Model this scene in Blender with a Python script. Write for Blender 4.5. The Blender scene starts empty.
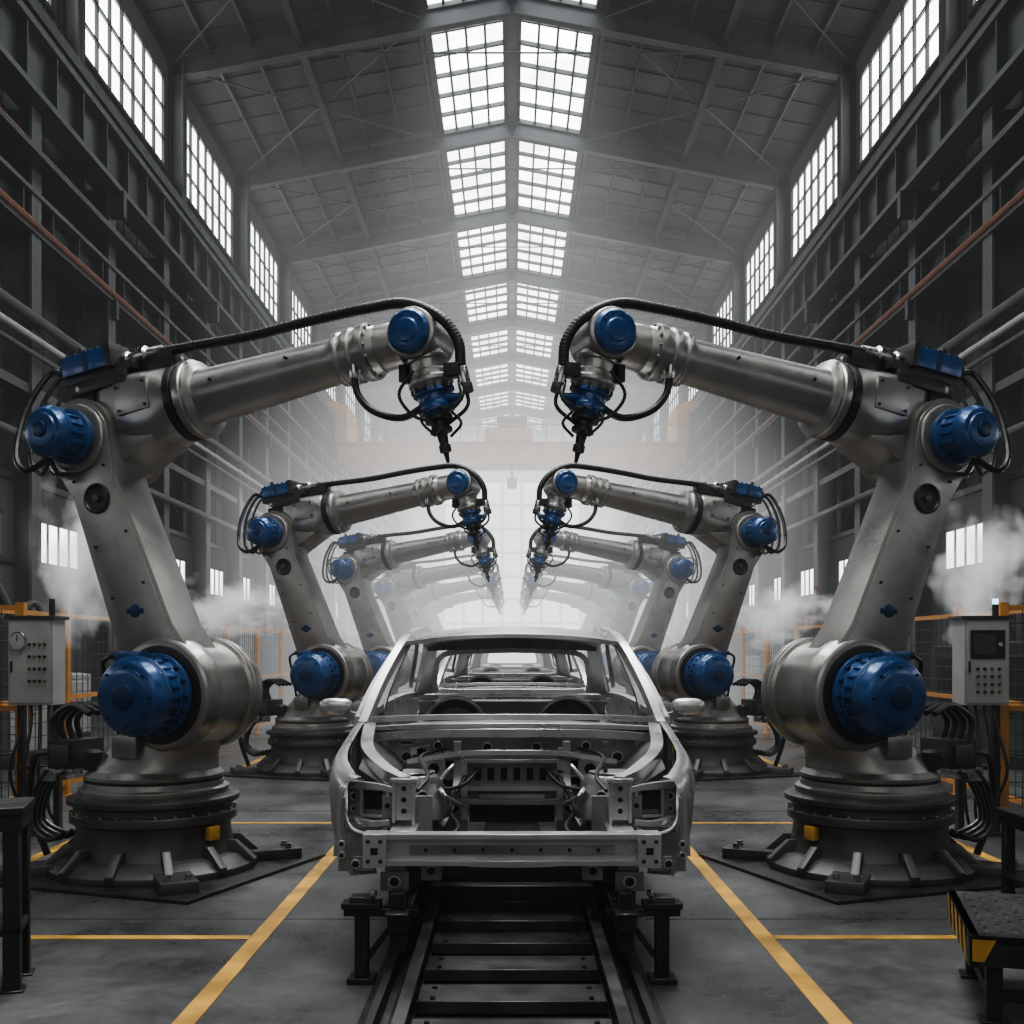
import bpy, bmesh, math, random
from mathutils import Vector, Matrix
random.seed(7)
SC = bpy.context.scene
try:
    SC.view_settings.look = 'AgX - Medium High Contrast'
except Exception:
    pass

# ------------------------------------------------------------------ materials
def mat(name, col, metal=0.0, rough=0.5, nscale=6.0, var=0.15, rvar=0.12, bump=0.0, coat=0.0):
    m = bpy.data.materials.new(name); m.use_nodes = True
    nt = m.node_tree; b = nt.nodes["Principled BSDF"]
    tc = nt.nodes.new("ShaderNodeTexCoord")
    n = nt.nodes.new("ShaderNodeTexNoise"); n.inputs["Scale"].default_value = nscale
    n.inputs["Detail"].default_value = 5
    nt.links.new(tc.outputs["Object"], n.inputs["Vector"])
    mr = nt.nodes.new("ShaderNodeMapRange")
    mr.inputs[1].default_value = 0.3; mr.inputs[2].default_value = 0.7
    mr.inputs[3].default_value = 1 - var; mr.inputs[4].default_value = 1 + var
    nt.links.new(n.outputs[0], mr.inputs[0])
    vm = nt.nodes.new("ShaderNodeVectorMath"); vm.operation = 'SCALE'
    vm.inputs[0].default_value = col[:3]
    nt.links.new(mr.outputs[0], vm.inputs["Scale"])
    nt.links.new(vm.outputs[0], b.inputs["Base Color"])
    mr2 = nt.nodes.new("ShaderNodeMapRange")
    mr2.inputs[1].default_value = 0.3; mr2.inputs[2].default_value = 0.7
    mr2.inputs[3].default_value = max(0.05, rough - rvar); mr2.inputs[4].default_value = min(1, rough + rvar)
    nt.links.new(n.outputs[0], mr2.inputs[0])
    nt.links.new(mr2.outputs[0], b.inputs["Roughness"])
    b.inputs["Metallic"].default_value = metal
    b.inputs["Coat Weight"].default_value = coat
    b.inputs["Coat Roughness"].default_value = 0.15
    if bump:
        n2 = nt.nodes.new("ShaderNodeTexNoise"); n2.inputs["Scale"].default_value = nscale * 8
        nt.links.new(tc.outputs["Object"], n2.inputs["Vector"])
        bp = nt.nodes.new("ShaderNodeBump"); bp.inputs["Strength"].default_value = bump
        bp.inputs["Distance"].default_value = 0.01
        nt.links.new(n2.outputs[0], bp.inputs["Height"])
        nt.links.new(bp.outputs[0], b.inputs["Normal"])
    return m

def emis(name, col, s, nscale=0.8, var=0.15):
    m = bpy.data.materials.new(name); m.use_nodes = True
    nt = m.node_tree; nt.nodes.clear()
    o = nt.nodes.new("ShaderNodeOutputMaterial"); e = nt.nodes.new("ShaderNodeEmission")
    e.inputs[0].default_value = (*col, 1)
    tc = nt.nodes.new("ShaderNodeTexCoord")
    n = nt.nodes.new("ShaderNodeTexNoise"); n.inputs["Scale"].default_value = nscale
    nt.links.new(tc.outputs["Object"], n.inputs["Vector"])
    mr = nt.nodes.new("ShaderNodeMapRange")
    mr.inputs[1].default_value = 0.3; mr.inputs[2].default_value = 0.7
    mr.inputs[3].default_value = s * (1 - var); mr.inputs[4].default_value = s * (1 + var)
    nt.links.new(n.outputs[0], mr.inputs[0]); nt.links.new(mr.outputs[0], e.inputs[1])
    nt.links.new(e.outputs[0], o.inputs[0])
    return m

M_SILVER = mat("robot_cast_silver", (0.345, 0.335, 0.32), 0.86, 0.37, 2.5, 0.20, 0.09, 0.2)
M_STEEL = mat("machined_steel", (0.45, 0.45, 0.46), 1.0, 0.28, 9, 0.2)
M_BLUE = mat("blue_motor_paint", (0.006, 0.055, 0.175), 0.3, 0.33, 5, 0.2, 0.06, 0, 0.4)
M_BLUE2 = mat("dark_blue_paint", (0.003, 0.024, 0.08), 0.3, 0.4, 5)
M_DARK = mat("dark_cast_iron", (0.038, 0.038, 0.040), 0.6, 0.42, 5, 0.3)
M_BASE = mat("base_iron", (0.085, 0.084, 0.083), 0.65, 0.40, 4, 0.3)
M_RUB = mat("black_rubber", (0.010, 0.010, 0.011), 0.0, 0.38, 12, 0.2)
M_BLACK = mat("black_void_paint", (0.005, 0.005, 0.006), 0.0, 0.6)
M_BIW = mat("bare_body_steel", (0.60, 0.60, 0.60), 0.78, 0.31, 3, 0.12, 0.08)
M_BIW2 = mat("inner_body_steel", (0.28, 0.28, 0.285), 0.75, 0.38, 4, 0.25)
M_RUST = mat("rust_orange_steel", (0.17, 0.06, 0.025), 0.2, 0.6, 4, 0.4)
M_ORANGE = mat("fence_orange", (0.46, 0.20, 0.04), 0.1, 0.5, 4, 0.25)
M_CRANE = mat("crane_orange", (0.75, 0.33, 0.06), 0.0, 0.5, 1, 0.25)
M_YEL = mat("hazard_yellow", (0.43, 0.235, 0.035), 0.0, 0.55, 3, 0.5)
M_CAB = mat("cabinet_grey", (0.33, 0.33, 0.32), 0.1, 0.45, 3, 0.15)
M_STR = mat("structural_steel", (0.024, 0.025, 0.026), 0.3, 0.5, 0.7, 0.4)
M_STR2 = mat("structural_steel_light", (0.050, 0.051, 0.053), 0.3, 0.5, 0.7, 0.35)
M_WALL = mat("wall_cladding", (0.066, 0.067, 0.067), 0.0, 0.75, 0.35, 0.35, 0.1)
M_ROOF = mat("roof_sheet", (0.019, 0.020, 0.022), 0.1, 0.6, 0.4, 0.3)
M_LEDR = emis("led_red", (1, 0.10, 0.05), .5)
M_LEDB = emis("led_blue", (0.5, 0.75, 1), 3)
M_SKY = emis("skylight_glass", (0.93, 0.98, 1.0), 9.0, 0.5, 0.3)
M_WIN = emis("window_glass", (0.95, 0.98, 1.0), 7.0, 0.5, 0.25)
M_WINL = emis("window_glass_low", (0.95, 0.98, 1.0), 3.5, 0.5, 0.3)
M_WEND = emis("end_window_glass", (0.96, 0.985, 1.0), 24.0, 0.3, 0.2)

# ------------------------------------------------------------------ mesh builder
def crom(pts, k=6):
    P = [Vector(p) for p in pts]
    if len(P) < 3: return P
    P = [P[0] * 2 - P[1]] + P + [P[-1] * 2 - P[-2]]
    out = []
    for i in range(1, len(P) - 2):
        a, b, c, d = P[i - 1:i + 3]
        for j in range(k):
            t = j / k
            out.append(0.5 * ((2 * b) + (c - a) * t + (2 * a - 5 * b + 4 * c - d) * t * t + (3 * b - a - 3 * c + d) * t ** 3))
    out.append(P[-2])
    return out

def basis(d):
    d = Vector(d).normalized()
    u = Vector((0, 0, 1)) if abs(d.z) < 0.9 else Vector((0, 1, 0))
    x = u.cross(d).normalized(); y = d.cross(x).normalized()
    return x, y, d

class MB:
    def __init__(s): s.v = []; s.f = []; s.m = []; s.mats = []
    def mi(s, m):
        if m not in s.mats: s.mats.append(m)
        return s.mats.index(m)
    def add(s, vs, fs, m):
        o = len(s.v); s.v += [tuple(v) for v in vs]; k = s.mi(m)
        for f in fs: s.f.append([o + i for i in f]); s.m.append(k)
    def box(s, c, sz, m, rot=None):
        c = Vector(c); vs = []
        for x in (-1, 1):
            for y in (-1, 1):
                for z in (-1, 1):
                    p = Vector((x * sz[0] / 2, y * sz[1] / 2, z * sz[2] / 2))
                    if rot is not None: p = rot @ p
                    vs.append(c + p)
        s.add(vs, [(0, 1, 3, 2), (4, 6, 7, 5), (0, 4, 5, 1), (2, 3, 7, 6), (0, 2, 6, 4), (1, 5, 7, 3)], m)
    def bb(s, x0, x1, y0, y1, z0, z1, m):
        s.box(((x0 + x1) / 2, (y0 + y1) / 2, (z0 + z1) / 2), (abs(x1 - x0), abs(y1 - y0), abs(z1 - z0)), m)
    def beam(s, p0, p1, w, h, m, up=(0, 0, 1)):
        p0 = Vector(p0); p1 = Vector(p1); d = (p1 - p0); L = d.length; d.normalize()
        up = Vector(up)
        if abs(d.dot(up)) > 0.98: up = Vector((0, 1, 0))
        x = d.cross(up).normalized(); z = x.cross(d).normalized()
        R = Matrix((x, d, z)).transposed()
        s.box((p0 + p1) / 2, (w, L, h), m, R)
    def path(s, pts, w, h, m, up=(0, 0, 1), k=5):
        P = crom(pts, k); up = Vector(up); vs = []; fs = []
        n = len(P)
        for i, p in enumerate(P):
            t = (P[min(i + 1, n - 1)] - P[max(i - 1, 0)]).normalized()
            x = t.cross(up).normalized(); z = x.cross(t).normalized()
            for a, b in ((-1, -1), (1, -1), (1, 1), (-1, 1)):
                vs.append(p + x * a * w / 2 + z * b * h / 2)
        for i in range(n - 1):
            for j in range(4):
                a = i * 4 + j; b = i * 4 + (j + 1) % 4
                fs.append((a, b, b + 4, a + 4))
        fs.append((3, 2, 1, 0)); q = (n - 1) * 4; fs.append((q, q + 1, q + 2, q + 3))
        s.add(vs, fs, m)
    def lathe(s, p0, d, prof, m, n=32):
        p0 = Vector(p0); x, y, z = basis(d); vs = []; fs = []
        for t, r in prof:
            for i in range(n):
                a = 2 * math.pi * i / n
                vs.append(p0 + z * t + (x * math.cos(a) + y * math.sin(a)) * r)
        for k in range(len(prof) - 1):
            for i in range(n):
                j = (i + 1) % n
                fs.append((k * n + i, k * n + j, (k + 1) * n + j, (k + 1) * n + i))
        fs.append(list(range(n))[::-1]); q = (len(prof) - 1) * n
        fs.append([q + i for i in range(n)])
        s.add(vs, fs, m)
    def cyl(s, p0, p1, r, m, r2=None, n=20):
        d = Vector(p1) - Vector(p0)
        s.lathe(p0, d, [(0, r), (d.length, r if r2 is None else r2)], m, n)
    def tube(s, pts, r, m, n=10, k=6, smooth=True):
        P = crom(pts, k) if smooth else [Vector(p) for p in pts]
        vs = []; fs = []; N = len(P)
        t = (P[1] - P[0]).normalized(); x, y, _ = basis(t)
        for i, p in enumerate(P):
            t = (P[min(i + 1, N - 1)] - P[max(i - 1, 0)]).normalized()
            x = (x - t * x.dot(t)).normalized(); y = t.cross(x)
            for j in range(n):
                a = 2 * math.pi * j / n
                vs.append(p + (x * math.cos(a) + y * math.sin(a)) * r)
        for i in range(N - 1):
            for j in range(n):
                q = (j + 1) % n
                fs.append((i * n + j, i * n + q, (i + 1) * n + q, (i + 1) * n + j))
        fs.append(list(range(n))[::-1]); fs.append([(N - 1) * n + j for j in range(n)])
        s.add(vs, fs, m)
    def corr(s, pts, r, m, step=0.05):
        P = crom(pts, 24); acc = 0
        for i in range(1, len(P)):
            acc += (P[i] - P[i - 1]).length
            if acc > step:
                acc = 0; d = (P[i] - P[i - 1]).normalized()
                s.cyl(P[i] - d * 0.006, P[i] + d * 0.006, r, m, n=10)
    def prism(s, poly, y0, y1, m):
        n = len(poly)
        vs = [(x, y0, z) for x, z in poly] + [(x, y1, z) for x, z in poly]
        fs = [list(range(n)), list(range(n, 2 * n))[::-1]]
        for i in range(n):
            j = (i + 1) % n; fs.append((i, j, n + j, n + i))
        s.add(vs, fs, m)
    def loft(s, rings, m):
        n = len(rings[0]); vs = [p for r in rings for p in r]; fs = []
        for k in range(len(rings) - 1):
            for i in range(n):
                j = (i + 1) % n
                fs.append((k * n + i, k * n + j, (k + 1) * n + j, (k + 1) * n + i))
        fs.append(list(range(n))[::-1]); q = (len(rings) - 1) * n
        fs.append([q + i for i in range(n)])
        s.add(vs, fs, m)
    def grid(s, fn, nu, nv, m, skip=None):
        vs = [fn(i / nu, j / nv) for i in range(nu + 1) for j in range(nv + 1)]; fs = []
        for i in range(nu):
            for j in range(nv):
                if skip and skip((i + .5) / nu, (j + .5) / nv): continue
                a = i * (nv + 1) + j
                fs.append((a, a + 1, a + nv + 2, a + nv + 1))
        s.add(vs, fs, m)
    def ell(s, c, r, m, n=20, k=12, e=1.0):
        c = Vector(c); pw = lambda q: math.copysign(abs(q) ** e, q)
        def fn(u, v):
            a = 2 * math.pi * u; b = math.pi * v
            return (c.x + r[0] * pw(math.sin(b)) * pw(math.cos(a)), c.y + r[1] * pw(math.sin(b)) * pw(math.sin(a)), c.z + r[2] * pw(math.cos(b)))
        s.grid(fn, n, k, m)
    def bolts(s, c, d, R, n, r, h, m, a0=0.0):
        x, y, z = basis(d); c = Vector(c)
        for i in range(n):
            a = a0 + 2 * math.pi * i / n
            p = c + (x * math.cos(a) + y * math.sin(a)) * R
            s.cyl(p, p + z * h, r, m, n=6)
    def hole(s, p, d, r, m_rim):  # raised black disc; the dark inside of a hole is painted on
        p = Vector(p); d = Vector(d).normalized()
        s.cyl(p, p + d * .010, r + .008, m_rim, n=18); s.cyl(p + d * .004, p + d * .0125, r, M_BLACK, n=18)
    def ibeam(s, p0, p1, w, h, t, m):
        p0 = Vector(p0); p1 = Vector(p1); d = (p1 - p0).normalized()
        up = Vector((0, 0, 1)) if abs(d.z) < 0.9 else Vector((1, 0, 0))
        x = d.cross(up).normalized(); z = x.cross(d)
        s.beam(p0, p1, t, h, m, up)
        s.beam(p0 + z * (h / 2 - t / 2), p1 + z * (h / 2 - t / 2), w, t, m, up)
        s.beam(p0 - z * (h / 2 - t / 2), p1 - z * (h / 2 - t / 2), w, t, m, up)
    def mesh(s, name, bevel=0.0, seg=1, ang=38):
        me = bpy.data.meshes.new(name)
        me.from_pydata(s.v, [], s.f)
        for m in s.mats: me.materials.append(m)
        me.polygons.foreach_set("material_index", s.m)
        bm = bmesh.new(); bm.from_mesh(me)
        bmesh.ops.recalc_face_normals(bm, faces=bm.faces)
        bm.to_mesh(me); bm.free()
        if bevel:
            ob = bpy.data.objects.new("tmp", me); SC.collection.objects.link(ob)
            md = ob.modifiers.new("b", 'BEVEL'); md.width = bevel; md.segments = seg
            md.limit_method = 'ANGLE'; md.angle_limit = math.radians(50)
            dg = bpy.context.evaluated_depsgraph_get()
            me2 = bpy.data.meshes.new_from_object(ob.evaluated_get(dg))
            bpy.data.objects.remove(ob); bpy.data.meshes.remove(me); me = me2; me.name = name
        me.polygons.foreach_set("use_smooth", [True] * len(me.polygons))
        me.set_sharp_from_angle(angle=math.radians(ang))
        me.update()
        return me

def place(name, me, loc=(0, 0, 0), rz=0.0, sc=(1, 1, 1)):
    o = bpy.data.objects.new(name, me); SC.collection.objects.link(o)
    o.location = loc; o.rotation_euler = (0, 0, rz); o.scale = sc
    return o
def sp(prof, kt, kr): return [(t * kt, r * kr) for t, r in prof]

# ------------------------------------------------------------------ ROBOT
def build_robot():
    b = MB()
    b.bb(-0.98, 0.98, -0.92, 0.92, 0.0, 0.025, M_DARK)
    b.lathe((0, 0, 0.025), (0, 0, 1), [(0, .78), (.05, .78), (.07, .74), (.12, .68), (.13, .60), (.30, .575), (.36, .575), (.38, .62), (.44, .62), (.46, .59), (.50, .59), (.52, .64), (.56, .64), (.58, .57)], M_BASE, 48)
    for i in range(12):
        a = 2 * math.pi * (i + .5) / 12
        R = Matrix.Rotation(a, 3, 'Z')
        poly = [(0.57, 0.05), (.80, .05), (.80, .10), (.65, .24), (.57, .24)]
        n = len(poly)
        vs = [R @ Vector((x, y, z)) for y in (-.03, .03) for x, z in poly]
        fs = [list(range(n)), list(range(n, 2 * n))] + [(k, (k + 1) % n, n + (k + 1) % n, n + k) for k in range(n)]
        b.add(vs, fs, M_BASE)
    for sx in (-1, 1):
        for sy in (-1, 1):
            R = Matrix.Rotation(math.atan2(sy, sx), 3, 'Z')
            b.box((sx * .66, sy * .62, .06), (.42, .26, .09), M_BASE, R)
            for q in (-.07, .07):
                c = Vector((sx * .74, sy * .70, .10)) + R @ Vector((0, q, 0))
                b.cyl(c, c + Vector((0, 0, .045)), .028, M_STEEL, n=6)
    b.bolts((0, 0, .47), (0, 0, 1), .605, 28, .014, .018, M_STEEL)
    b.lathe((0, 0, .60), (0, 0, 1), [(0, .56), (.05, .56), (.06, .52), (.10, .52), (.105, .505), (.12, .505), (.125, .52), (.15, .52), (.19, .48)], M_SILVER, 48)
    b.lathe((0, 0, .70), (0, 0, 1), [(0, .515), (.02, .515)], M_DARK, 48)
    rings = []
    N = 36
    for z, rx, ry, cx, e in [(.74, .49, .49, 0, 2), (.82, .45, .44, .02, 2.3), (.90, .40, .39, .06, 2.8), (1.04, .36, .34, .16, 3), (1.20, .35, .33, .26, 3), (1.42, .32, .33, .33, 3)]:
        r = []
        for i in range(N):
            a = 2 * math.pi * i / N; c, s_ = math.cos(a), math.sin(a)
            r.append(Vector((cx + rx * math.copysign(abs(c) ** (2 / e), c), ry * math.copysign(abs(s_) ** (2 / e), s_), z)))
        rings.append(r)
    b.loft(rings, M_SILVER)
    # J2 drum + motor
    J2 = Vector((.33, 0, 1.37)); F = (0, -1, 0)
    b.lathe(J2 + Vector((0, .40, 0)), F, [(0, .34), (.02, .40), (.08, .40), (.09, .43), (.15, .43), (.155, .415), (.17, .415), (.175, .43), (.20, .43), (.21, .40), (.57, .40), (.58, .43), (.67, .43), (.69, .415), (.75, .415), (.77, .385)], M_SILVER, 48)
    b.bolts(J2 + Vector((0, -.29, 0)), F, .40, 28, .013, .03, M_STEEL)
    b.lathe(J2 + Vector((0, -.36, 0)), F, [(0, .365), (.02, .365), (.02, .35)], M_DARK, 40)
    b.lathe(J2 + Vector((0, -.36, 0)), F, sp([(0, .36), (.05, .36), (.05, .385), (.09, .385), (.10, .34), (.14, .34), (.15, .33), (.30, .33), (.31, .36), (.34, .36), (.345, .35), (.355, .35), (.36, .36), (.40, .36), (.42, .34), (.47, .33), (.50, .30), (.51, .25), (.52, .25), (.525, .20), (.54, .10)], .76, .80), M_BLUE, 48)
    b.bolts(J2 + Vector((0, -.41, 0)), F, .285, 16, .016, .05, M_BLUE2)
    for i in range(22):
        a = 2 * math.pi * i / 22
        p = J2 + Vector((math.cos(a) * .267, -.53, math.sin(a) * .267))
        b.box(p, (.022, .10, .03), M_BLUE, Matrix.Rotation(-a, 3, 'Y'))
    b.lathe(J2 + Vector((0, -.765, 0)), F, [(0, .09), (.015, .09), (.02, .07)], M_BLUE2, 24)
    b.bolts(J2 + Vector((0, -.74, 0)), F, .215, 8, .012, .022, M_BLUE2)
    b.box(J2 + Vector((-.12, -.53, .28)), (.18, .15, .08), M_BLUE)
    b.cyl(J2 + Vector((-.2, -.53, .29)), J2 + Vector((-.30, -.53, .29)), .028, M_DARK)
    b.tube([J2 + Vector((-.30, -.53, .29)), J2 + Vector((-.40, -.50, .22)), J2 + Vector((-.40, -.42, 0)), J2 + Vector((-.42, -.30, -.3))], .016, M_RUB, 8)
    # lower link
    J3 = Vector((-.46, 0, 3.31))
    d = (J3 - J2); ang = math.atan2(d.z, d.x); L = d.length
    def outline(r0, r1, w0, w1):
        pts = []
        for i in range(13):
            a = math.pi / 2 + math.pi * i / 12; pts.append((r0 * math.cos(a), r0 * math.sin(a)))
        pts += [(L * .22, -w0), (L * .5, -(w0 + w1) / 2), (L * .80, -w1), (L * .90, -(w1 + r1) / 2)]
        for i in range(17):
            a = -math.pi / 2 + math.pi * i / 16; pts.append((L + r1 * math.cos(a), r1 * math.sin(a)))
        pts += [(L * .90, (w1 + r1) / 2), (L * .80, w1), (L * .5, (w0 + w1) / 2), (L * .22, w0)]
        ca, sa = math.cos(ang), math.sin(ang)
        return [(J2.x + x * ca - y * sa, J2.z + x * sa + y * ca) for x, y in pts]
    b.prism(outline(.38, .31, .26, .215), -.31, .04, M_SILVER)
    b.prism(outline(.34, .275, .225, .18), -.325, .06, M_SILVER)
    dn = d.normalized(); pn = Vector((dn.z, 0, -dn.x))
    c = J2 + d * .76
    b.lathe(c + Vector((0, -.32, 0)), F, [(0, .115), (.025, .115), (.03, .10), (.01, .09)], M_DARK, 28)
    b.bolts(c + Vector((0, -.335, 0)), F, .1, 8, .008, .015, M_DARK)
    b.cyl(c + Vector((0, -.32, 0)), c + Vector((0, -.35, 0)), .03, M_BASE, n=12)
    c2 = J2 + d * .32
    b.lathe(c2 + Vector((.0, -.32, 0)), F, [(0, .05), (.012, .05)], M_BLUE2, 20)
    b.box(c2 + Vector((.0, -.325, 0)), (.15, .012, .04), M_BLUE2)
    for t in (.40, .60, .86):
        p = J2 + d * t
        for q in (-.15, .15):
            pp = p + pn * q
            b.cyl(pp + Vector((0, -.3, 0)), pp + Vector((0, -.338, 0)), .012, M_DARK, n=6)
    # J3 drum/motor
    b.lathe(J3 + Vector((0, .42, 0)), F, [(0, .22), (.02, .27), (.20, .27), (.66, .27)], M_SILVER, 40)
    b.lathe(J3 + Vector((0, -.31, 0)), F, [(0, .26), (.04, .26), (.05, .24)], M_SILVER, 40)
    b.bolts(J3 + Vector((0, -.33, 0)), F, .245, 18, .010, .025, M_STEEL)
    b.lathe(J3 + Vector((0, -.35, 0)), F, sp([(0, .24), (.05, .24), (.05, .26), (.09, .26), (.10, .215), (.26, .215), (.27, .24), (.33, .24), (.36, .21), (.38, .20), (.385, .16), (.40, .15), (.41, .08)], .88, .80), M_BLUE, 40)
    b.lathe(J3 + Vector((0, -.71, 0)), F, [(0, .06), (.015, .06), (.02, .04)], M_BLUE2, 20)
    b.bolts(J3 + Vector((0, -.385, 0)), F, .185, 12, .012, .05, M_BLUE2)
    for i in range(16):
        a = 2 * math.pi * i / 16
        p = J3 + Vector((math.cos(a) * .177, -.51, math.sin(a) * .177))
        b.box(p, (.018, .12, .02), M_BLUE, Matrix.Rotation(-a, 3, 'Y'))
    # forearm housing
    A = Vector((.41, 0, 3.61)); E = Vector((1.83, 0, 3.83)); ax = (E - A).normalized(); up = Vector((-ax.z, 0, ax.x))
    RA = Matrix.Rotation(-math.atan2(ax.z, ax.x), 3, 'Y')
    def P(t, u, y=0.0): return A + ax * t + up * u + Vector((0, y, 0))
    rings = []
    for t, cu, hu, hy, e in [(-.90, .06, .13, .18, 6), (-.84, .06, .18, .22, 6), (-.66, .05, .22, .25, 7), (-.46, .02, .255, .27, 6), (-.28, -.01, .28, .28, 3.6), (-.16, 0, .285, .285, 2.3), (-.10, 0, .275, .275, 2)]:
        r = []
        for i in range(N):
            a = 2 * math.pi * i / N; c_, s_ = math.cos(a), math.sin(a)
            r.append(P(t, cu + hu * math.copysign(abs(s_) ** (2 / e), s_), hy * math.copysign(abs(c_) ** (2 / e), c_)))
        rings.append(r)
    b.loft(rings, M_SILVER)
    b.prism([(-.70, 3.22), (-.5, 3.04), (-.18, 3.10), (.14, 3.30), (.24, 3.44), (.1, 3.6), (-.64, 3.5)], -.22, .24, M_SILVER)
    b.box(P(-.40, .06, -.275), (.30, .03, .24), M_SILVER, RA)
    for q in (-.12, .12):
        for w_ in (-.09, .09): b.cyl(P(-.40 + q, .06 + w_, -.28), P(-.40 + q, .06 + w_, -.305), .012, M_DARK, n=6)
    b.box(P(-.86, .10, -.22), (.20, .08, .20), M_DARK, RA)
    b.box(P(-.66, .24, -.24), (.44, .06, .10), M_DARK, RA)
    b.cyl(P(-.13, .30, .0), P(-.13, .36, 0), .035, M_STEEL, n=12)
    b.lathe(P(-.12, 0), ax, [(0, .30), (.06, .30), (.07, .26)], M_DARK, 40)
    b.lathe(P(-.05, 0), ax, [(0, .285), (.02, .30), (.07, .30), (.08, .285), (.10, .285), (.11, .25), (.13, .22), (.17, .21), (.7, .188), (1.24, .165), (1.28, .165), (1.29, .195), (1.33, .195), (1.34, .18), (1.37, .18), (1.38, .20), (1.43, .20), (1.44, .185), (1.48, .185), (1.49, .205), (1.55, .205), (1.56, .175), (1.62, .17)], M_SILVER, 40)
    b.bolts(P(-.02, 0), -ax, .28, 20, .014, .06, M_DARK)
    b.bolts(P(1.50, 0), ax, .185, 14, .012, .02, M_STEEL)
    for t in (.25, .9):
        b.cyl(P(t, .05, -.19), P(t, .05, -.222), .012, M_DARK, n=8)
    # wrist
    W = Vector((2.27, 0, 3.89))
    b.loft([[P(t, cu + r * math.sin(2 * math.pi * i / 24), hy * math.cos(2 * math.pi * i / 24)) for i in range(24)] for t, cu, r, hy in [(1.52, 0, .165, .165), (1.62, .0, .165, .165), (1.76, .0, .16, .15), (1.90, .0, .13, .13)]], M_SILVER)
    b.lathe(W + Vector((0, .22, 0)), F, [(0, .14), (.02, .17), (.36, .17), (.37, .178), (.41, .178), (.42, .155)], M_SILVER, 36)
    b.lathe(W + Vector((0, -.19, 0)), F, [(0, .155), (.04, .155), (.06, .135), (.062, .085), (.075, .075)], M_BLUE, 36)
    b.bolts(W + Vector((0, -.235, 0)), F, .115, 10, .009, .02, M_BLUE2)
    wd = Vector((.19, 0, -.82)).normalized()
    b.lathe(W, wd, [(.06, .12), (.14, .135), (.15, .15), (.18, .15), (.185, .135), (.25, .135), (.26, .145), (.30, .145), (.31, .16), (.34, .16), (.35, .135), (.40, .125)], M_SILVER, 30)
    b.lathe(W + wd * .385, wd, [(0, .135), (.03, .14), (.04, .115), (.10, .115), (.11, .13), (.15, .13), (.16, .10), (.20, .09)], M_BLUE, 30)
    b.bolts(W + wd * .365, wd, .145, 12, .011, .035, M_DARK)
    b.lathe(W + wd * .575, wd, [(0, .10), (.03, .10), (.035, .065), (.08, .065), (.085, .08), (.11, .08), (.12, .04), (.20, .032), (.205, .042), (.25, .042), (.26, .02), (.33, .012)], M_DARK, 24)
    for a in (0, 2.1, 4.2):
        q = W + wd * .54 + Vector((math.cos(a) * .11, math.sin(a) * .11, 0))
        b.tube([q, q + wd * .09 + Vector((math.cos(a) * .05, math.sin(a) * .05, 0)), q + wd * .18 - Vector((math.cos(a) * .05, math.sin(a) * .05, 0))], .011, M_RUB, 6)
    b.box(W + wd * .28 + Vector((.20, -.04, .02)), (.11, .11, .09), M_DARK)
    b.cyl(W + wd * .22 + Vector((.27, -.04, -.02)), W + wd * .36 + Vector((.27, -.04, -.02)), .042, M_STEEL)
    b.cyl(W + wd * .34 + Vector((.27, -.04, -.02)), W + wd * .40 + Vector((.27, -.04, -.02)), .05, M_DARK)
    b.cyl(W + wd * .45 + Vector((.08, -.04, 0)), W + wd * .45 + Vector((.22, -.04, 0)), .032, M_BLUE)
    b.box(W + wd * .26 + Vector((-.16, -.06, 0)), (.05, .10, .12), M_DARK)
    # rear motor packs
    for y in (-.16, .14):
        b.box(P(-.80, .43, y), (.44, .20, .15), M_BLUE, RA)
        b.box(P(-.57, .43, y), (.05, .24, .19), M_DARK, RA)
        b.box(P(-.80, .43, y), (.05, .215, .17), M_BLUE2, RA)
        for q in range(6):
            b.box(P(-.98 + q * .07, .515, y), (.02, .17, .02), M_BLUE2, RA)
        b.cyl(P(-1.02, .43, y), P(-1.08, .43, y), .06, M_BLUE2)
        b.cyl(P(-.90, .50, y), P(-.90, .58, y), .026, M_DARK)
    b.box(P(-.72, .33, 0), (.66, .46, .07), M_DARK, RA)
    b.box(P(-.72, .28, -.0), (.50, .40, .08), M_SILVER, RA)
    b.box(P(-.25, .32, -.05), (.30, .20, .12), M_DARK, RA)
    b.lathe(P(-.54, .41, -.10), ax, [(0, .065), (.04, .065), (.05, .05), (.10, .05), (.11, .07), (.20, .07), (.22, .048), (.34, .042)], M_STEEL, 20)
    b.box(P(-1.20, .06, -.05), (.46, .05, .03), M_RUST, RA)
    b.box(P(-1.0, .03, -.05), (.16, .30, .18), M_DARK, RA)
    # dress hose
    h1 = [(.10, -.10, 3.97), (.45, -.10, 3.99), (.95, -.10, 4.02), (1.45, -.10, 4.08), (1.90, -.10, 4.12), (2.20, -.10, 4.12), (2.44, -.08, 4.01), (2.57, -.06, 3.84), (2.59, -.05, 3.66)]
    b.tube(h1, .037, M_RUB, 12, 10); b.corr(h1, .039, M_RUB, .022)
    h2 = [(1.80, -.12, 3.64), (1.84, -.13, 3.50), (1.96, -.12, 3.38), (2.16, -.08, 3.33), (2.34, -.05, 3.42)]
    b.tube(h2, .026, M_RUB, 10, 10)
    b.cyl((1.80, -.12, 3.62), (1.79, -.12, 3.76), .036, M_STEEL)
    b.tube([(2.58, -.05, 3.56), (2.62, -.10, 3.45), (2.55, -.12, 3.36), (2.44, -.08, 3.38)], .018, M_RUB, 8)
    b.tube([(2.54, .05, 3.62), (2.60, .06, 3.42), (2.46, .02, 3.28)], .014, M_RUB, 8)
    b.tube([(2.30, -.2, 3.62), (2.20, -.22, 3.46), (2.28, -.16, 3.32), (2.40, -.08, 3.28)], .012, M_RUB, 8)
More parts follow.
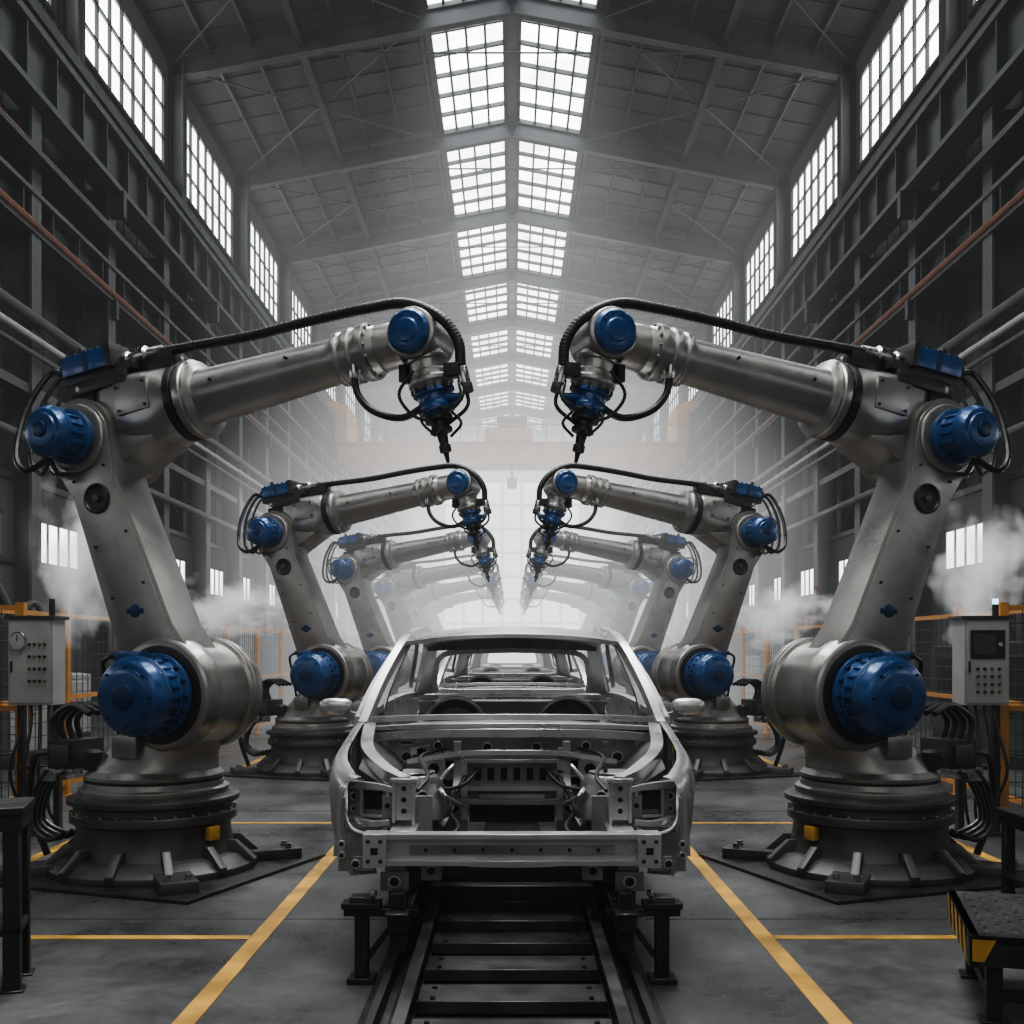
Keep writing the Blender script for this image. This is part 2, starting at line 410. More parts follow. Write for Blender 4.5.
    for k, y in enumerate((-.20, -.05, .12)):
        b.tube([P(-1.05, .40 - k * .05, y), (-.84 - k * .03, y, 3.86), (-.93 - k * .02, y - .15, 3.55), (-.88, y - .30, 3.18), (-.70, y - .38, 3.04), (-.50, -.56, 3.13)], .024 - k * .004, M_RUB, 8)
    b.tube([P(-1.0, .1, 0), (-.95, -.1, 3.55), (-.8, -.4, 3.25), (-.6, -.5, 3.2)], .014, M_RUB, 8)
    # counterbalance rod
    b.tube([(-.74, .30, 3.15), (-.52, .30, 2.4), (-.20, .30, 1.62)], .035, M_DARK, 12)
    b.cyl((-.50, .30, 2.35), (-.18, .30, 1.55), .06, M_BLACK)
    b.box((-.66, .28, 3.17), (.16, .16, .12), M_DARK)
    b.box((-.12, .28, 1.52), (.20, .2, .16), M_DARK)
    # base junction box and cables
    b.box((-.60, -.18, .90), (.24, .34, .22), M_DARK)
    b.box((-.60, -.36, .90), (.18, .02, .15), M_BASE)
    b.box((-.74, -.18, .74), (.14, .30, .10), M_STEEL)
    for k in range(4):
        y = -.32 + k * .09
        b.tube([(-.66, y, .98), (-.70, y, 1.16), (-.52, y, 1.28), (-.30, y - .05, 1.22)], .024, M_RUB, 8)
        b.tube([(-.74, y, .78), (-.86 - .03 * k, y, .62), (-.88 - .04 * k, y - .04, .36), (-.74, y - .02, .24), (-.60, y + .02, .30)], .02, M_RUB, 8)
    b.tube([(-.74, -.2, .9), (-.98, -.2, .85), (-1.12, -.1, .45), (-1.05, .0, .05)], .03, M_RUB, 8)
    b.box((.05, -.39, .98), (.22, .06, .16), M_SILVER)
    b.lathe((-.28, -.36, .80), (0, 0, 1), [(0, .07), (.13, .07), (.15, .05)], M_DARK, 18)
    b.box((.60, -.10, .33), (.05, .10, .10), M_YEL, Matrix.Rotation(-.2, 3, 'Z'))
    return b.mesh("industrial_robot_arm", 0.006, 2)

ROB = build_robot()
RY0, RDY, RX = 8.53, 6.8, 2.77
yaw = math.radians(20)
for k in range(6):
    y = RY0 + RDY * k
    place("industrial_robot_arm", ROB, (-RX, y, 0), -yaw)
    place("industrial_robot_arm", ROB, (RX, y, 0), yaw, (-1, 1, 1))

# ------------------------------------------------------------------ CAR BODY
def build_car():
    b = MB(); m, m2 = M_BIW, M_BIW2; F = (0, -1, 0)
    b.bb(-.72, .72, .0, .11, .735, .76, m); b.bb(-.72, .72, .0, .11, .60, .625, m)
    b.bb(-.70, .70, .05, .10, .62, .745, m)
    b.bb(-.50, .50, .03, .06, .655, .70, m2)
    for i in range(7): b.hole((-.42 + .14 * i, .03, .678), F, .010, m2)
    for sx in (-1, 1):
        X = lambda x: sx * x
        b.box((X(.665), .04, .68), (.11, .14, .17), m)
        for z in (.63, .73):
            for x in (.635, .695):
                b.cyl((X(x), -.03, z), (X(x), -.045, z), .010, M_DARK, n=8)
        b.box((X(.665), -.033, .68), (.035, .004, .035), M_BLACK)
        b.box((X(.54), .22, .69), (.13, .30, .15), m)
        b.box((X(.54), .36, .74), (.26, .03, .34), m2)
        for zz in (.62, .74, .86): b.hole((X(.64), .345, zz), F, .014, m2)
        b.path([(X(.54), .36, .70), (X(.52), .8, .71), (X(.50), 1.2, .66), (X(.46), 1.55, .56)], .12, .15, m2)
        b.box((X(.55), .30, .90), (.09, .04, .22), m)
        b.box((X(.55), .27, 1.005), (.13, .07, .018), m)
        b.box((X(.60), .29, .89), (.016, .08, .22), m)
        b.box((X(.50), .29, .87), (.016, .08, .24), m)
        for zz in (.84, .90, .96): b.hole((X(.55), .28, zz), F, .014, m)
        b.path([(X(.55), .32, .99), (X(.66), .45, 1.03), (X(.80), .8, 1.11), (X(.86), 1.40, 1.21)], .07, .06, m2)
        b.path([(X(.62), .28, .78), (X(.72), .30, .77), (X(.84), .42, .78)], .04, .03, m)
        b.path([(X(.60), .30, .95), (X(.72), .34, .97), (X(.86), .44, .97)], .03, .03, m)
        # stamped outer carrier panel
        RZ = Matrix.Rotation(sx * .35, 3, 'Z')
        b.box((X(.74), .44, .87), (.26, .015, .20), m2, RZ)
        b.box((X(.72), .42, .88), (.09, .02, .10), M_DARK, RZ)
        b.box((X(.81), .44, .86), (.05, .03, .15), m2, RZ)
        for (dx, dz, w_, h_) in ((0, .075, .22, .015), (0, -.075, .22, .015), (-.105, 0, .015, .15), (.045, 0, .015, .15)):
            b.box(Vector((X(.74), .41, .87 + dz)) + RZ @ Vector((sx * dx, 0, 0)), (w_, .02, h_), m, RZ)
        b.hole((X(.825), .44, .90), F, .016, m); b.hole((X(.825), .44, .83), F, .012, m)
        b.hole((X(.655), .40, .80), F, .014, m2)
        b.box((X(.70), .38, .70), (.10, .10, .14), m2); b.hole((X(.70), .33, .70), F, .022, m2)
        b.box((X(.80), .38, .68), (.09, .05, .12), m2); b.hole((X(.80), .355, .68), F, .018, m)
        b.tube([(X(.62), .30, .76), (X(.70), .26, .72), (X(.82), .32, .74), (X(.88), .42, .84)], .010, m, 8)
        b.box((X(.58), .20, .53), (.10, .16, .16), m2)
        b.box((X(.58), .11, .50), (.14, .02, .10), m2); b.hole((X(.58), .10, .50), F, .024, m)
        b.box((X(.40), .16, .55), (.10, .06, .10), m2); b.hole((X(.40), .13, .55), F, .02, m2)
        b.path([(X(.58), .2, .49), (X(.50), .6, .46), (X(.44), 1.2, .44)], .09, .08, M_DARK)
        def ap(u, v, sx=sx):
            y = .42 + u * 1.05
            x0, z0 = .56, .76; x1, z1 = .80 + .05 * u, 1.05 + .12 * u
            bul = math.sin(math.pi * v) * .06
            return (sx * (x0 + (x1 - x0) * v - bul), y, z0 + (z1 - z0) * v)
        b.grid(ap, 10, 6, m2)
        for (yy, v) in ((.55, .5), (.70, .75), (.62, .25)):
            p = ap((yy - .42) / 1.05, v); b.hole((p[0] - sx * .01, p[1], p[2]), (-sx, -.35, .3), .03, m2)
        b.lathe((X(.58), 1.02, .70), (0, 0, 1), [(0, .22), (.12, .20), (.20, .18), (.24, .165), (.26, .135), (.265, .06)], m2, 28)
        b.lathe((X(.58), 1.02, .965), (0, 0, 1), [(0, .14), (.006, .14), (.012, .065), (.013, .045)], m, 24)
        b.bolts((X(.58), 1.02, .965), (0, 0, 1), .10, 3, .012, .03, M_DARK)
        b.hole((X(.50), .84, .84), (-sx * .3, -1, .1), .03, m); b.hole((X(.58), .825, .80), F, .02, m)
        b.box((X(.66), 1.16, .90), (.28, .34, .05), m2)
        def wh(u, v, sx=sx):
            a = math.pi * u
            return (sx * (.58 + .36 * v), .88 + .40 * math.cos(a), .56 + .38 * math.sin(a))
        b.grid(wh, 16, 3, m2)
        # fender skin
        def fen(u, v, sx=sx):
            y = .34 + 1.12 * u
            W = .925 + .075 * math.sin(min(1, u * 2.2) * math.pi / 2) - .02 * u
            if u < .25: W -= (.25 - u) ** 2 * .5
            zt = 1.03 + .23 * u ** .85
            zb = .50
            cy, cz, r = .88, .54, .40
            if abs(y - cy) < r: zb = max(zb, cz + math.sqrt(r * r - (y - cy) ** 2))
            if v < .3:
                t = v / .3; a = t * math.pi / 2
                x = W - .09 + .09 * math.sin(a); z = zt - .11 * (1 - math.cos(a))
            else:
                t = (v - .3) / .7; z = (zt - .11) + (zb - zt + .11) * t
                x = W + .015 * math.sin(math.pi * t) - .045 * t * t
            return (sx * x, y, z)
        b.grid(fen, 24, 14, m)
        def nose(u, v, sx=sx):
            p = fen(0, v, sx)
            t = u * math.pi / 2
            return (p[0] - sx * .035 * math.sin(t), p[1] - .04 * math.sin(t) * (1 - .2 * v), p[2] - .01 * math.sin(t))
        b.grid(nose, 5, 14, m)
        def nose2(u, v, sx=sx):
            p = nose(1, .62 + .38 * v, sx)
            return (p[0] - sx * .12 * u, p[1] + .05 * u, p[2] + .0 * u)
        b.grid(nose2, 3, 8, m2)
        b.path([nose(1, .3 + .7 * q / 5, sx) for q in range(6)], .02, .015, m2, up=(0, 1, 0))
        b.box((X(.80), .33, .55), (.18, .03, .08), m2); b.hole((X(.80), .315, .55), F, .018, m)
        b.hole((X(.87), .30, .66), F, .012, m); b.hole((X(.87), .30, .60), F, .012, m)
        b.box((X(.90), 1.50, .88), (.10, .10, .66), m2)
        def door(u, v, sx=sx):
            y = 1.47 + 2.42 * u
            x = .985 + .015 * math.sin(math.pi * u) - .09 * (v - .55) ** 2 * 2
            return (sx * x, y, .56 + .70 * v)
        b.grid(door, 30, 8, m, skip=lambda u, v: abs(u - .5) < .012)
        b.box((X(.93), 2.70, .53), (.14, 2.5, .13), m)
        b.path([(X(.93), 1.46, 1.25), (X(.95), 2.6, 1.27), (X(.92), 3.9, 1.29), (X(.86), 4.5, 1.29)], .07, .05, m)
        b.path([(X(.90), 1.40, 1.22), (X(.835), 1.75, 1.47), (X(.735), 2.22, 1.745), (X(.69), 2.6, 1.82), (X(.68), 3.3, 1.85), (X(.69), 3.85, 1.80), (X(.76), 4.3, 1.54), (X(.84), 4.62, 1.28)], .055, .065, m, k=7)
        b.path([(X(.95), 1.52, 1.26), (X(.885), 1.84, 1.47), (X(.785), 2.28, 1.70), (X(.75), 2.7, 1.76), (X(.75), 3.3, 1.79), (X(.77), 3.75, 1.73), (X(.86), 4.2, 1.38)], .030, .04, m2, k=6)
        b.path([(X(.93), 2.68, .58), (X(.94), 2.70, 1.25), (X(.76), 2.86, 1.78)], .06, .11, m, up=(0, 1, 0))
        b.path([(X(.92), 1.80, 1.25), (X(.86), 1.86, 1.46)], .03, .03, m2, up=(0, 1, 0))
        # C pillar inner panel + rear window surround
        b.add([(X(.70), 3.9, 1.77), (X(.62), 3.95, 1.72), (X(.67), 4.40, 1.31), (X(.84), 4.5, 1.28)], [(0, 1, 2, 3)], m)
        b.path([(X(.0), 3.97, 1.70), (X(.45), 3.96, 1.685), (X(.60), 4.0, 1.63), (X(.645), 4.15, 1.50), (X(.66), 4.36, 1.37), (X(.58), 4.45, 1.325), (X(.0), 4.5, 1.32)], .045, .05, m, up=(0, 1, .1), k=6)
        # mirror
        b.ell((X(1.10), 1.62, 1.33), (.105, .055, .055), m, e=.7)
        b.box((X(1.10), 1.675, 1.33), (.15, .01, .075), M_BLACK)
        b.path([(X(.93), 1.62, 1.26), (X(1.0), 1.61, 1.27), (X(1.06), 1.62, 1.29)], .05, .03, m2, up=(0, 1, 0))
        def qtr(u, v, sx=sx):
            y = 3.90 + .95 * u
            zb = .50; cy, cz, r = 4.05, .54, .42
            if abs(y - cy) < r: zb = max(zb, cz + math.sqrt(r * r - (y - cy) ** 2))
            zt = 1.28 - .04 * u
            z = zt + (zb - zt) * v
            return (sx * (.965 - .10 * u * u + .03 * math.sin(math.pi * v) - .05 * (1 - v) ** 3), y, z)
        b.grid(qtr, 18, 8, m)
        # seats
        pts = []
        for i in range(15):
            a = math.pi * i / 14
            pts.append((X(.40) + .21 * math.cos(a), 1.13 + .21 * math.sin(a)))
        pts += [(X(.40) - .23, .75), (X(.40) + .23, .75)]
        b.prism(pts, 2.62, 2.72, M_DARK)
        b.prism([(X(.40) + (p[0] - X(.40)) * .72, 1.10 + (p[1] - 1.10) * .72) for p in pts], 2.58, 2.62, M_BASE)
        b.tube([(p[0], 2.60, p[1]) for p in pts[:15]], .018, m2, 8, 2)
        b.box((X(.40), 2.45, .75), (.46, .46, .14), M_DARK)
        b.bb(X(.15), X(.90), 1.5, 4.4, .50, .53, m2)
        b.lathe((X(.68), 3.85, .6), (0, 0, 1), [(0, .22), (.4, .2), (.5, .12)], m2, 20)
    b.prism([(-.18, .50), (-.14, .72), (.14, .72), (.18, .50)], 1.5, 4.3, m2)
    # dashboard / cross-car structure
    b.path([(-.84, 1.62, 1.16), (-.4, 1.60, 1.20), (.4, 1.60, 1.20), (.84, 1.62, 1.16)], .22, .06, m2)
    b.tube([(.38, 1.70, 1.18), (.38, 1.95, 1.23)], .03, M_DARK, 10, 2)
    # cowl + firewall
    b.path([(-.90, 1.42, 1.20), (-.5, 1.30, 1.225), (0, 1.26, 1.235), (.5, 1.30, 1.225), (.90, 1.42, 1.20)], .14, .025, m, k=6)
    b.path([(-.88, 1.36, 1.145), (-.5, 1.22, 1.18), (0, 1.18, 1.19), (.5, 1.22, 1.18), (.88, 1.36, 1.145)], .03, .05, m, k=6)
    b.path([(-.90, 1.50, 1.25), (-.5, 1.42, 1.27), (0, 1.39, 1.275), (.5, 1.42, 1.27), (.90, 1.50, 1.25)], .05, .035, m, k=6)
    b.bb(-.75, -.27, 1.42, 1.46, .52, 1.15, m2); b.bb(.27, .75, 1.42, 1.46, .52, 1.15, m2)
    b.bb(-.27, .27, 1.42, 1.46, 1.00, 1.15, m2); b.bb(-.27, .27, 1.50, 1.53, .72, 1.0, m2)
    b.bb(-.29, .29, 1.36, 1.42, .985, 1.005, m); b.bb(-.31, -.27, 1.38, 1.43, .62, 1.0, m); b.bb(.27, .31, 1.38, 1.43, .62, 1.0, m)
    b.bb(-.27, .27, 1.42, 1.5, .80, .83, m)
    for i in range(6): b.bb(-.23 + i * .08, -.19 + i * .08, 1.485, 1.505, .86, .94, M_BLACK)
    b.bb(-.2, .2, 1.47, 1.50, .745, .775, m)
    b.path([(-.62, 1.30, 1.00), (-.3, 1.20, 1.06), (0, 1.17, 1.07), (.3, 1.20, 1.06), (.62, 1.30, 1.00)], .04, .03, m, k=6)
    b.bb(-.26, .26, 1.44, 1.48, .60, .72, M_BLACK)
    b.path([(-.45, 1.30, .76), (-.2, 1.28, .75), (.2, 1.28, .75), (.45, 1.30, .76)], .04, .03, m2)
    rr = random.Random(3)
    for sx in (-1, 1):
        for (x, z, r) in ((.40, .98, .05), (.52, .90, .03), (.38, .86, .035), (.64, 1.02, .028), (.45, 1.09, .022), (.15, 1.08, .025), (.36, .70, .04)):
            b.hole((sx * x, 1.42, z), F, r, m)
        b.path([(sx * .33, 1.40, 1.12), (sx * .34, 1.38, .8), (sx * .42, 1.1, .62)], .045, .045, m, up=(0, 1, 0))
        b.tube([(sx * .35, 1.3, .98), (sx * .42, 1.1, .90), (sx * .38, .9, .84), (sx * .30, 1.2, .74)], .014, m, 8)
        b.tube([(sx * .2, 1.38, .94), (sx * .3, 1.2, .86), (sx * .46, 1.15, .84)], .012, M_DARK, 8)
        b.tube([(sx * .40, 1.35, 1.08), (sx * .52, 1.0, 1.06), (sx * .46, .7, .98), (sx * .50, .5, .92)], .012, M_DARK, 8)
        b.tube([(sx * .28, 1.35, .9), (sx * .36, 1.05, .75), (sx * .30, .8, .66), (sx * .40, .6, .62)], .014, M_DARK, 8)
        b.box((sx * .47, 1.38, .95), (.14, .06, .12), m); b.hole((sx * .47, 1.35, .95), F, .035, m)
        b.box((sx * .36, 1.36, 1.03), (.10, .08, .05), m2)
        for k in range(20):
            x = rr.uniform(.28, .70); z = rr.uniform(.62, 1.12)
            b.box((sx * x, 1.40, z), (rr.uniform(.02, .09), .04, rr.uniform(.015, .05)), m if k % 2 else m2)
        for k in range(6):
            b.box((sx * .46, .45 + k * .13, .80), (.02, .06, .05), m)
            b.cyl((sx * .52, .45 + k * .13, .79), (sx * .52, .45 + k * .13, .81), .014, M_DARK, n=8)
    b.path([(-.5, .55, .50), (-.2, .52, .47), (.2, .52, .47), (.5, .55, .50)], .10, .07, M_DARK)
    b.path([(-.45, 1.20, .50), (0, 1.20, .48), (.45, 1.20, .50)], .16, .07, m2)
    for x in (-.12, .12, -.4, .4): b.box((x, 1.70, 1.12), (.05, .08, .16), m2)
    # windshield header, roof
    b.path([(-.71, 2.22, 1.745), (-.4, 2.16, 1.785), (0, 2.14, 1.80), (.4, 2.16, 1.785), (.71, 2.22, 1.745)], .08, .028, m, k=6)
    def roof(u, v):
        x = -.71 + 1.42 * v; y = 2.16 + 1.80 * u + .06 * (x / .71) ** 2 * (1 - 2 * u)
        z = 1.80 + .085 * math.sin(math.pi * min(1, u * 1.05 + .02)) - .055 * (x / .71) ** 2 - .03 * (x / .71) ** 8
        return (x, y, z)
    b.grid(roof, 14, 20, m)
    for yy in (2.7, 3.2, 3.6):
        b.path([(-.66, yy, 1.78), (0, yy, 1.83), (.66, yy, 1.78)], .07, .025, m2)
    b.path([(-.70, 3.93, 1.735), (0, 3.98, 1.76), (.70, 3.93, 1.735)], .09, .09, m2)
    b.path([(-.82, 4.50, 1.27), (0, 4.58, 1.29), (.82, 4.50, 1.27)], .20, .04, m)
    b.bb(-.80, .80, 4.1, 4.5, 1.22, 1.25, m2)
    b.bb(-.78, .78, 4.08, 4.11, .95, 1.25, m2)
    b.bb(-.78, .78, 4.0, 4.06, .60, 1.15, M_DARK)
    b.bb(-.85, .85, 4.80, 4.84, .55, .95, m)
    b.path([(-.86, 4.84, .98), (0, 4.92, .98), (.86, 4.84, .98)], .06, .1, m)
    b.bb(-.78, .78, 3.9, 4.82, .55, .58, m2)
    return b.mesh("car_body_shell", 0.003, 1)
CAR = build_car()
CY0 = 5.6; CARY = [CY0 + 6.8 * k for k in range(4)]
for y in CARY: place("car_body_shell", CAR, (0, y, 0), 0, (1.05, 1, 1))

def build_skid():
    b = MB()
    for sx in (-1, 1):
        for y in (.05, 1.6, 3.3, 4.6):
            x = sx * .77
            b.bb(x - .035, x + .035, y - .035, y + .035, .03, .40, M_DARK)
            b.bb(x - .07, x + .07, y - .07, y + .07, 0, .03, M_DARK)
            b.bb(x - .10, x + .10, y - .06, y + .06, .38, .41, M_DARK)
            b.bb(x + -.06, x + .06, y - .05, y + .05, .41, .44, M_BASE)
            b.cyl((x - .06 * sx, y - .02, .44), (x - .06 * sx, y - .02, .47), .02, M_STEEL, n=8)
            b.bb(sx * .48, sx * .86, y - .04, y + .04, .34, .38, M_DARK)
            b.bb(sx * .54, sx * .62, y - .05, y + .05, .16, .46, M_DARK)
            b.beam((sx * .74, y, .12), (sx * .58, y, .34), .03, .03, M_DARK)
        b.bb(sx * .53, sx * .63, -.05, 4.75, .27, .36, M_DARK)
        b.bb(sx * .52, sx * .64, -.08, 4.75, .36, .375, M_BASE)
    for y in (.75, 1.6, 3.3, 4.6):
        b.bb(-.6, .6, y - .05, y + .05, .28, .35, M_DARK)
    return b.mesh("body_carrier_skid", .004, 1)
SK = build_skid()
for y in CARY: place("body_carrier_skid", SK, (0, y, 0))

def build_conv():
    b = MB(); y0, y1 = .5, 44
    for sx in (-1, 1):
        b.bb(sx * .455, sx * .50, y0, y1, .02, .14, M_DARK)
        b.bb(sx * .445, sx * .505, y0, y1, .14, .15, M_BASE)
        b.bb(sx * .44, sx * .56, y0, y1, 0, .02, M_DARK)
        b.bb(sx * .60, sx * .64, y0, y1, 0, .09, M_STR)
        b.bb(sx * .66, sx * .70, y0, y1, 0, .012, M_DARK)
    y = y0 + .2
    while y < y1:
        b.bb(-.44, .44, y - .15, y + .15, .03, .075, M_BASE)
        b.bb(-.44, .44, y - .16, y - .145, .03, .09, M_BASE)
        if y < 12:
            for sx in (-1, 1):
                for q in (-.08, .08):
                    b.cyl((sx * .37, y + q, .075), (sx * .37, y + q, .088), .014, M_DARK, n=6)
        y += .5
    b.bb(-.44, .44, y0, y1, 0, .02, M_BLACK)
    return b.mesh("conveyor_track", .003, 1)
place("conveyor_track", build_conv())

# ------------------------------------------------------------------ FLOOR
def floor_mat():
    m = bpy.data.materials.new("factory_concrete"); m.use_nodes = True; nt = m.node_tree
    b = nt.nodes["Principled BSDF"]; tc = nt.nodes.new("ShaderNodeTexCoord")
    n1 = nt.nodes.new("ShaderNodeTexNoise"); n1.inputs["Scale"].default_value = .7; n1.inputs["Detail"].default_value = 9; n1.inputs["Roughness"].default_value = .7
    n2 = nt.nodes.new("ShaderNodeTexNoise"); n2.inputs["Scale"].default_value = 14; n2.inputs["Detail"].default_value = 6
    for n in (n1, n2): nt.links.new(tc.outputs["Object"], n.inputs["Vector"])
    cr = nt.nodes.new("ShaderNodeValToRGB")
    cr.color_ramp.elements[0].position = .35; cr.color_ramp.elements[0].color = (.030, .031, .032, 1)
    cr.color_ramp.elements[1].position = .66; cr.color_ramp.elements[1].color = (.098, .098, .098, 1)
    nt.links.new(n1.outputs[0], cr.inputs[0])
    mx = nt.nodes.new("ShaderNodeMix"); mx.data_type = 'RGBA'; mx.blend_type = 'OVERLAY'; mx.inputs[0].default_value = .5
    nt.links.new(cr.outputs[0], mx.inputs[6]); nt.links.new(n2.outputs[0], mx.inputs[7])
    nt.links.new(mx.outputs[2], b.inputs["Base Color"])
    mr = nt.nodes.new("ShaderNodeMapRange"); mr.inputs[1].default_value = .35; mr.inputs[2].default_value = .65; mr.inputs[3].default_value = .22; mr.inputs[4].default_value = .48
    nt.links.new(n1.outputs[0], mr.inputs[0]); nt.links.new(mr.outputs[0], b.inputs["Roughness"])
    bp = nt.nodes.new("ShaderNodeBump"); bp.inputs["Strength"].default_value = .15; bp.inputs["Distance"].default_value = .01
    nt.links.new(n2.outputs[0], bp.inputs["Height"]); nt.links.new(bp.outputs[0], b.inputs["Normal"])
    return m
M_FLOOR = floor_mat()
BAY = 9.3; FR = [38.6 + BAY * k for k in range(-5, 9)]
WX, YA, YB = 12.0, FR[0], FR[-1]
b = MB(); b.bb(-WX - .5, WX + .5, YA - .5, YB + .5, -.3, 0, M_FLOOR)
place("floor", b.mesh("floor"))
b = MB()
for sx in (-1, 1):
    b.bb(sx * 1.44, sx * 1.545, .5, 50, 0.0, .004, M_YEL)
    b.bb(sx * 3.85, sx * 3.95, 1, 50, 0.0, .004, M_YEL)
    for y in (6.5, 10.8, 17.6, 24.4):
        b.bb(sx * 1.55, sx * 2.9, y - .04, y + .04, 0.0, .004, M_YEL)
place("floor_marking_lines", b.mesh("floor_marking_lines"))
b = MB()
for y in [2.3 + 4.65 * i for i in range(12)]:
    b.bb(-11.1, -.85, y - .006, y + .006, 0, .002, M_BLACK); b.bb(.85, 11.1, y - .006, y + .006, 0, .002, M_BLACK)
place("floor_expansion_joints", b.mesh("floor_expansion_joints"))

# ------------------------------------------------------------------ BUILDING SHELL
ZE, ZR, SKX = 22.5, 24.8, 3.15
slope = (ZR - ZE) / WX
zr = lambda x: ZR - slope * abs(x)
LW0, LW1, UW0, UW1 = 3.75, 4.75, 18.3, 21.5
LX = 11.15
W0, WLN = .6, 8.1
for sx, nm in ((-1, "west"), (1, "east")):
    b = MB(); x0, x1 = sx * WX, sx * (WX + .3)
    for z0, z1 in ((5.6, UW0), (UW1, ZE)):
        b.bb(x0, x1, YA, YB, z0, z1, M_WALL)
    b.bb(sx * LX, x1, YA, YB, 0, LW0, M_WALL); b.bb(sx * LX, x1, YA, YB, LW1, 5.6, M_WALL)
    b.bb(sx * (LX - .06), sx * LX, YA, YB, LW0 - .12, LW0, M_STR2); b.bb(sx * (LX - .06), sx * LX, YA, YB, 5.5, 5.65, M_STR2)
    for y in FR:
        b.bb(x0, x1, max(YA, y - .6), min(YB, y + .6), UW0, UW1, M_WALL)
        b.bb(sx * LX, x1, max(YA, y - .9), min(YB, y + .9), LW0, LW1, M_WALL)
        if y < YB: b.bb(sx * LX, x1, y + 4.05, min(YB, y + 5.25), LW0, LW1, M_WALL)
    yy = YA
    while yy < 70:
        b.bb(sx * (WX - .04), x0, yy, yy + .06, 5.6, 18.3, M_WALL)
        yy += 1.1625
    place("wall_" + nm, b.mesh("wall_" + nm))
b = MB(); L = WLN; H = UW1 - UW0
b.bb(.10, .14, 0, L, 0, H, M_WIN)
for i in range(9): b.bb(0, .10, i * L / 8 - .045, i * L / 8 + .045, 0, H, M_STR)
for j in range(4): b.bb(.02, .10, 0, L, j * H / 3 - .04, j * H / 3 + .04, M_STR)
b.bb(-.12, .1, -.05, L + .05, -.12, .0, M_STR)
WM = b.mesh("upper_window")
b = MB(); L2 = 3.15; H2 = LW1 - LW0
b.bb(.06, .10, 0, L2, 0, H2, M_WINL)
for i in range(6): b.bb(.02, .06, i * L2 / 5 - .03, i * L2 / 5 + .03, 0, H2, M_STR)
b.bb(.0, .06, 0, L2, -.03, .03, M_STR); b.bb(.0, .06, 0, L2, H2 - .03, H2 + .03, M_STR)
WL = b.mesh("lower_window")
wn = 1
for y in FR[:-1]:
    for sx in (-1, 1):
        place("window_%d" % wn, WM, (sx * WX, y + W0, UW0), 0, (sx, 1, 1)); wn += 1
        for q in (.9, 5.25):
            place("window_%d" % wn, WL, (sx * LX, y + q, LW0), 0, (sx, 1, 1)); wn += 1
for nm, y, s in (("north", YB, 1), ("south", YA, -1)):
    b = MB(); y0, y1 = sorted((y, y + s * .3))
    if s == 1:
        b.prism([(-WX, 0), (-7, 0), (-7, zr(7)), (-WX, ZE)], y0, y1, M_WALL)
        b.prism([(WX, 0), (7, 0), (7, zr(7)), (WX, ZE)], y0, y1, M_WALL)
        b.bb(-7, 7, y0, y1, 0, 2, M_WALL)
        b.prism([(-7, 19), (7, 19), (7, zr(7)), (0, ZR), (-7, zr(7))], y0, y1, M_WALL)
    else:
        b.prism([(-WX, 0), (WX, 0), (WX, ZE), (0, ZR), (-WX, ZE)], y0, y1, M_WALL)
    place("wall_" + nm, b.mesh("wall_" + nm))
b = MB(); b.bb(-7, 7, YB + .1, YB + .15, 2, 19, M_WEND)
for i in range(8): b.bb(-7 + 2 * i - .16, -7 + 2 * i + .16, YB - .02, YB + .1, 2, 19, M_STR)
for j in range(8): b.bb(-7, 7, YB - .04, YB + .1, 2 + j * 17 / 7 - .14, 2 + j * 17 / 7 + .14, M_STR)
place("window_%d" % wn, b.mesh("end_window")); wn += 1

b = MB()
for sx in (-1, 1):
    b.prism([(sx * SKX, zr(SKX)), (sx * (WX + .3), zr(WX + .3)), (sx * (WX + .3), zr(WX + .3) + .2), (sx * SKX, zr(SKX) + .2)], YA, YB, M_ROOF)
    x = SKX + .15
    while x < WX:
        b.bb(sx * (x - .05), sx * (x + .05), YA, YB, zr(x) - .22, zr(x), M_STR); x += 1.45
    yy = YA + .4
    while yy < 80:
        b.beam((sx * SKX, yy, zr(SKX) - .02), (sx * WX, yy, zr(WX) - .02), .05, .05, M_STR); yy += 1.55
place("ceiling", b.mesh("ceiling"))
b = MB()
for y in FR:
    for sx in (-1, 1):
        b.ibeam((0, y, ZR - .45), (sx * (WX - .1), y, ZE - .45), .35, .7, .06, M_STR2)
        if y < YB - 1:
            b.cyl((sx * SKX, y, zr(SKX) - .35), (sx * WX, y + BAY, zr(WX) - .35), .035, M_STR2, n=6)
            b.cyl((sx * SKX, y + BAY, zr(SKX) - .35), (sx * WX, y, zr(WX) - .35), .035, M_STR2, n=6)
            b.ibeam((sx * 7.4, y, zr(7.4) - .35), (sx * 7.4, y + BAY, zr(7.4) - .35), .2, .4, .05, M_STR)
    b.cyl((-6.5, y, zr(6.5) - .9), (6.5, y, zr(6.5) - .9), .035, M_STR2, n=6)
place("roof_trusses", b.mesh("roof_trusses"))
b = MB()
for sx in (-1, 1):
    vs = [(0, YA, ZR + .12), (sx * SKX, YA, zr(SKX) + .12), (sx * SKX, YB, zr(SKX) + .12), (0, YB, ZR + .12)]
    b.add(vs, [(0, 1, 2, 3)], M_SKY)
    for x in (.24, 1.0, 1.7, 2.4, 3.05):
        w = .045 if x not in (.24, 3.05) else .11
        b.bb(sx * (x - w), sx * (x + w), YA, YB, zr(x) - .08, zr(x) + .1, M_STR2)
    yy = YA
    while yy < YB:
        b.beam((0, yy, ZR + .0), (sx * SKX, yy, zr(SKX) + .0), .12, .16, M_STR2); yy += BAY / 6
b.bb(-.18, .18, YA, YB, ZR - .4, ZR + .1, M_STR2)
place("skylight", b.mesh("skylight"))

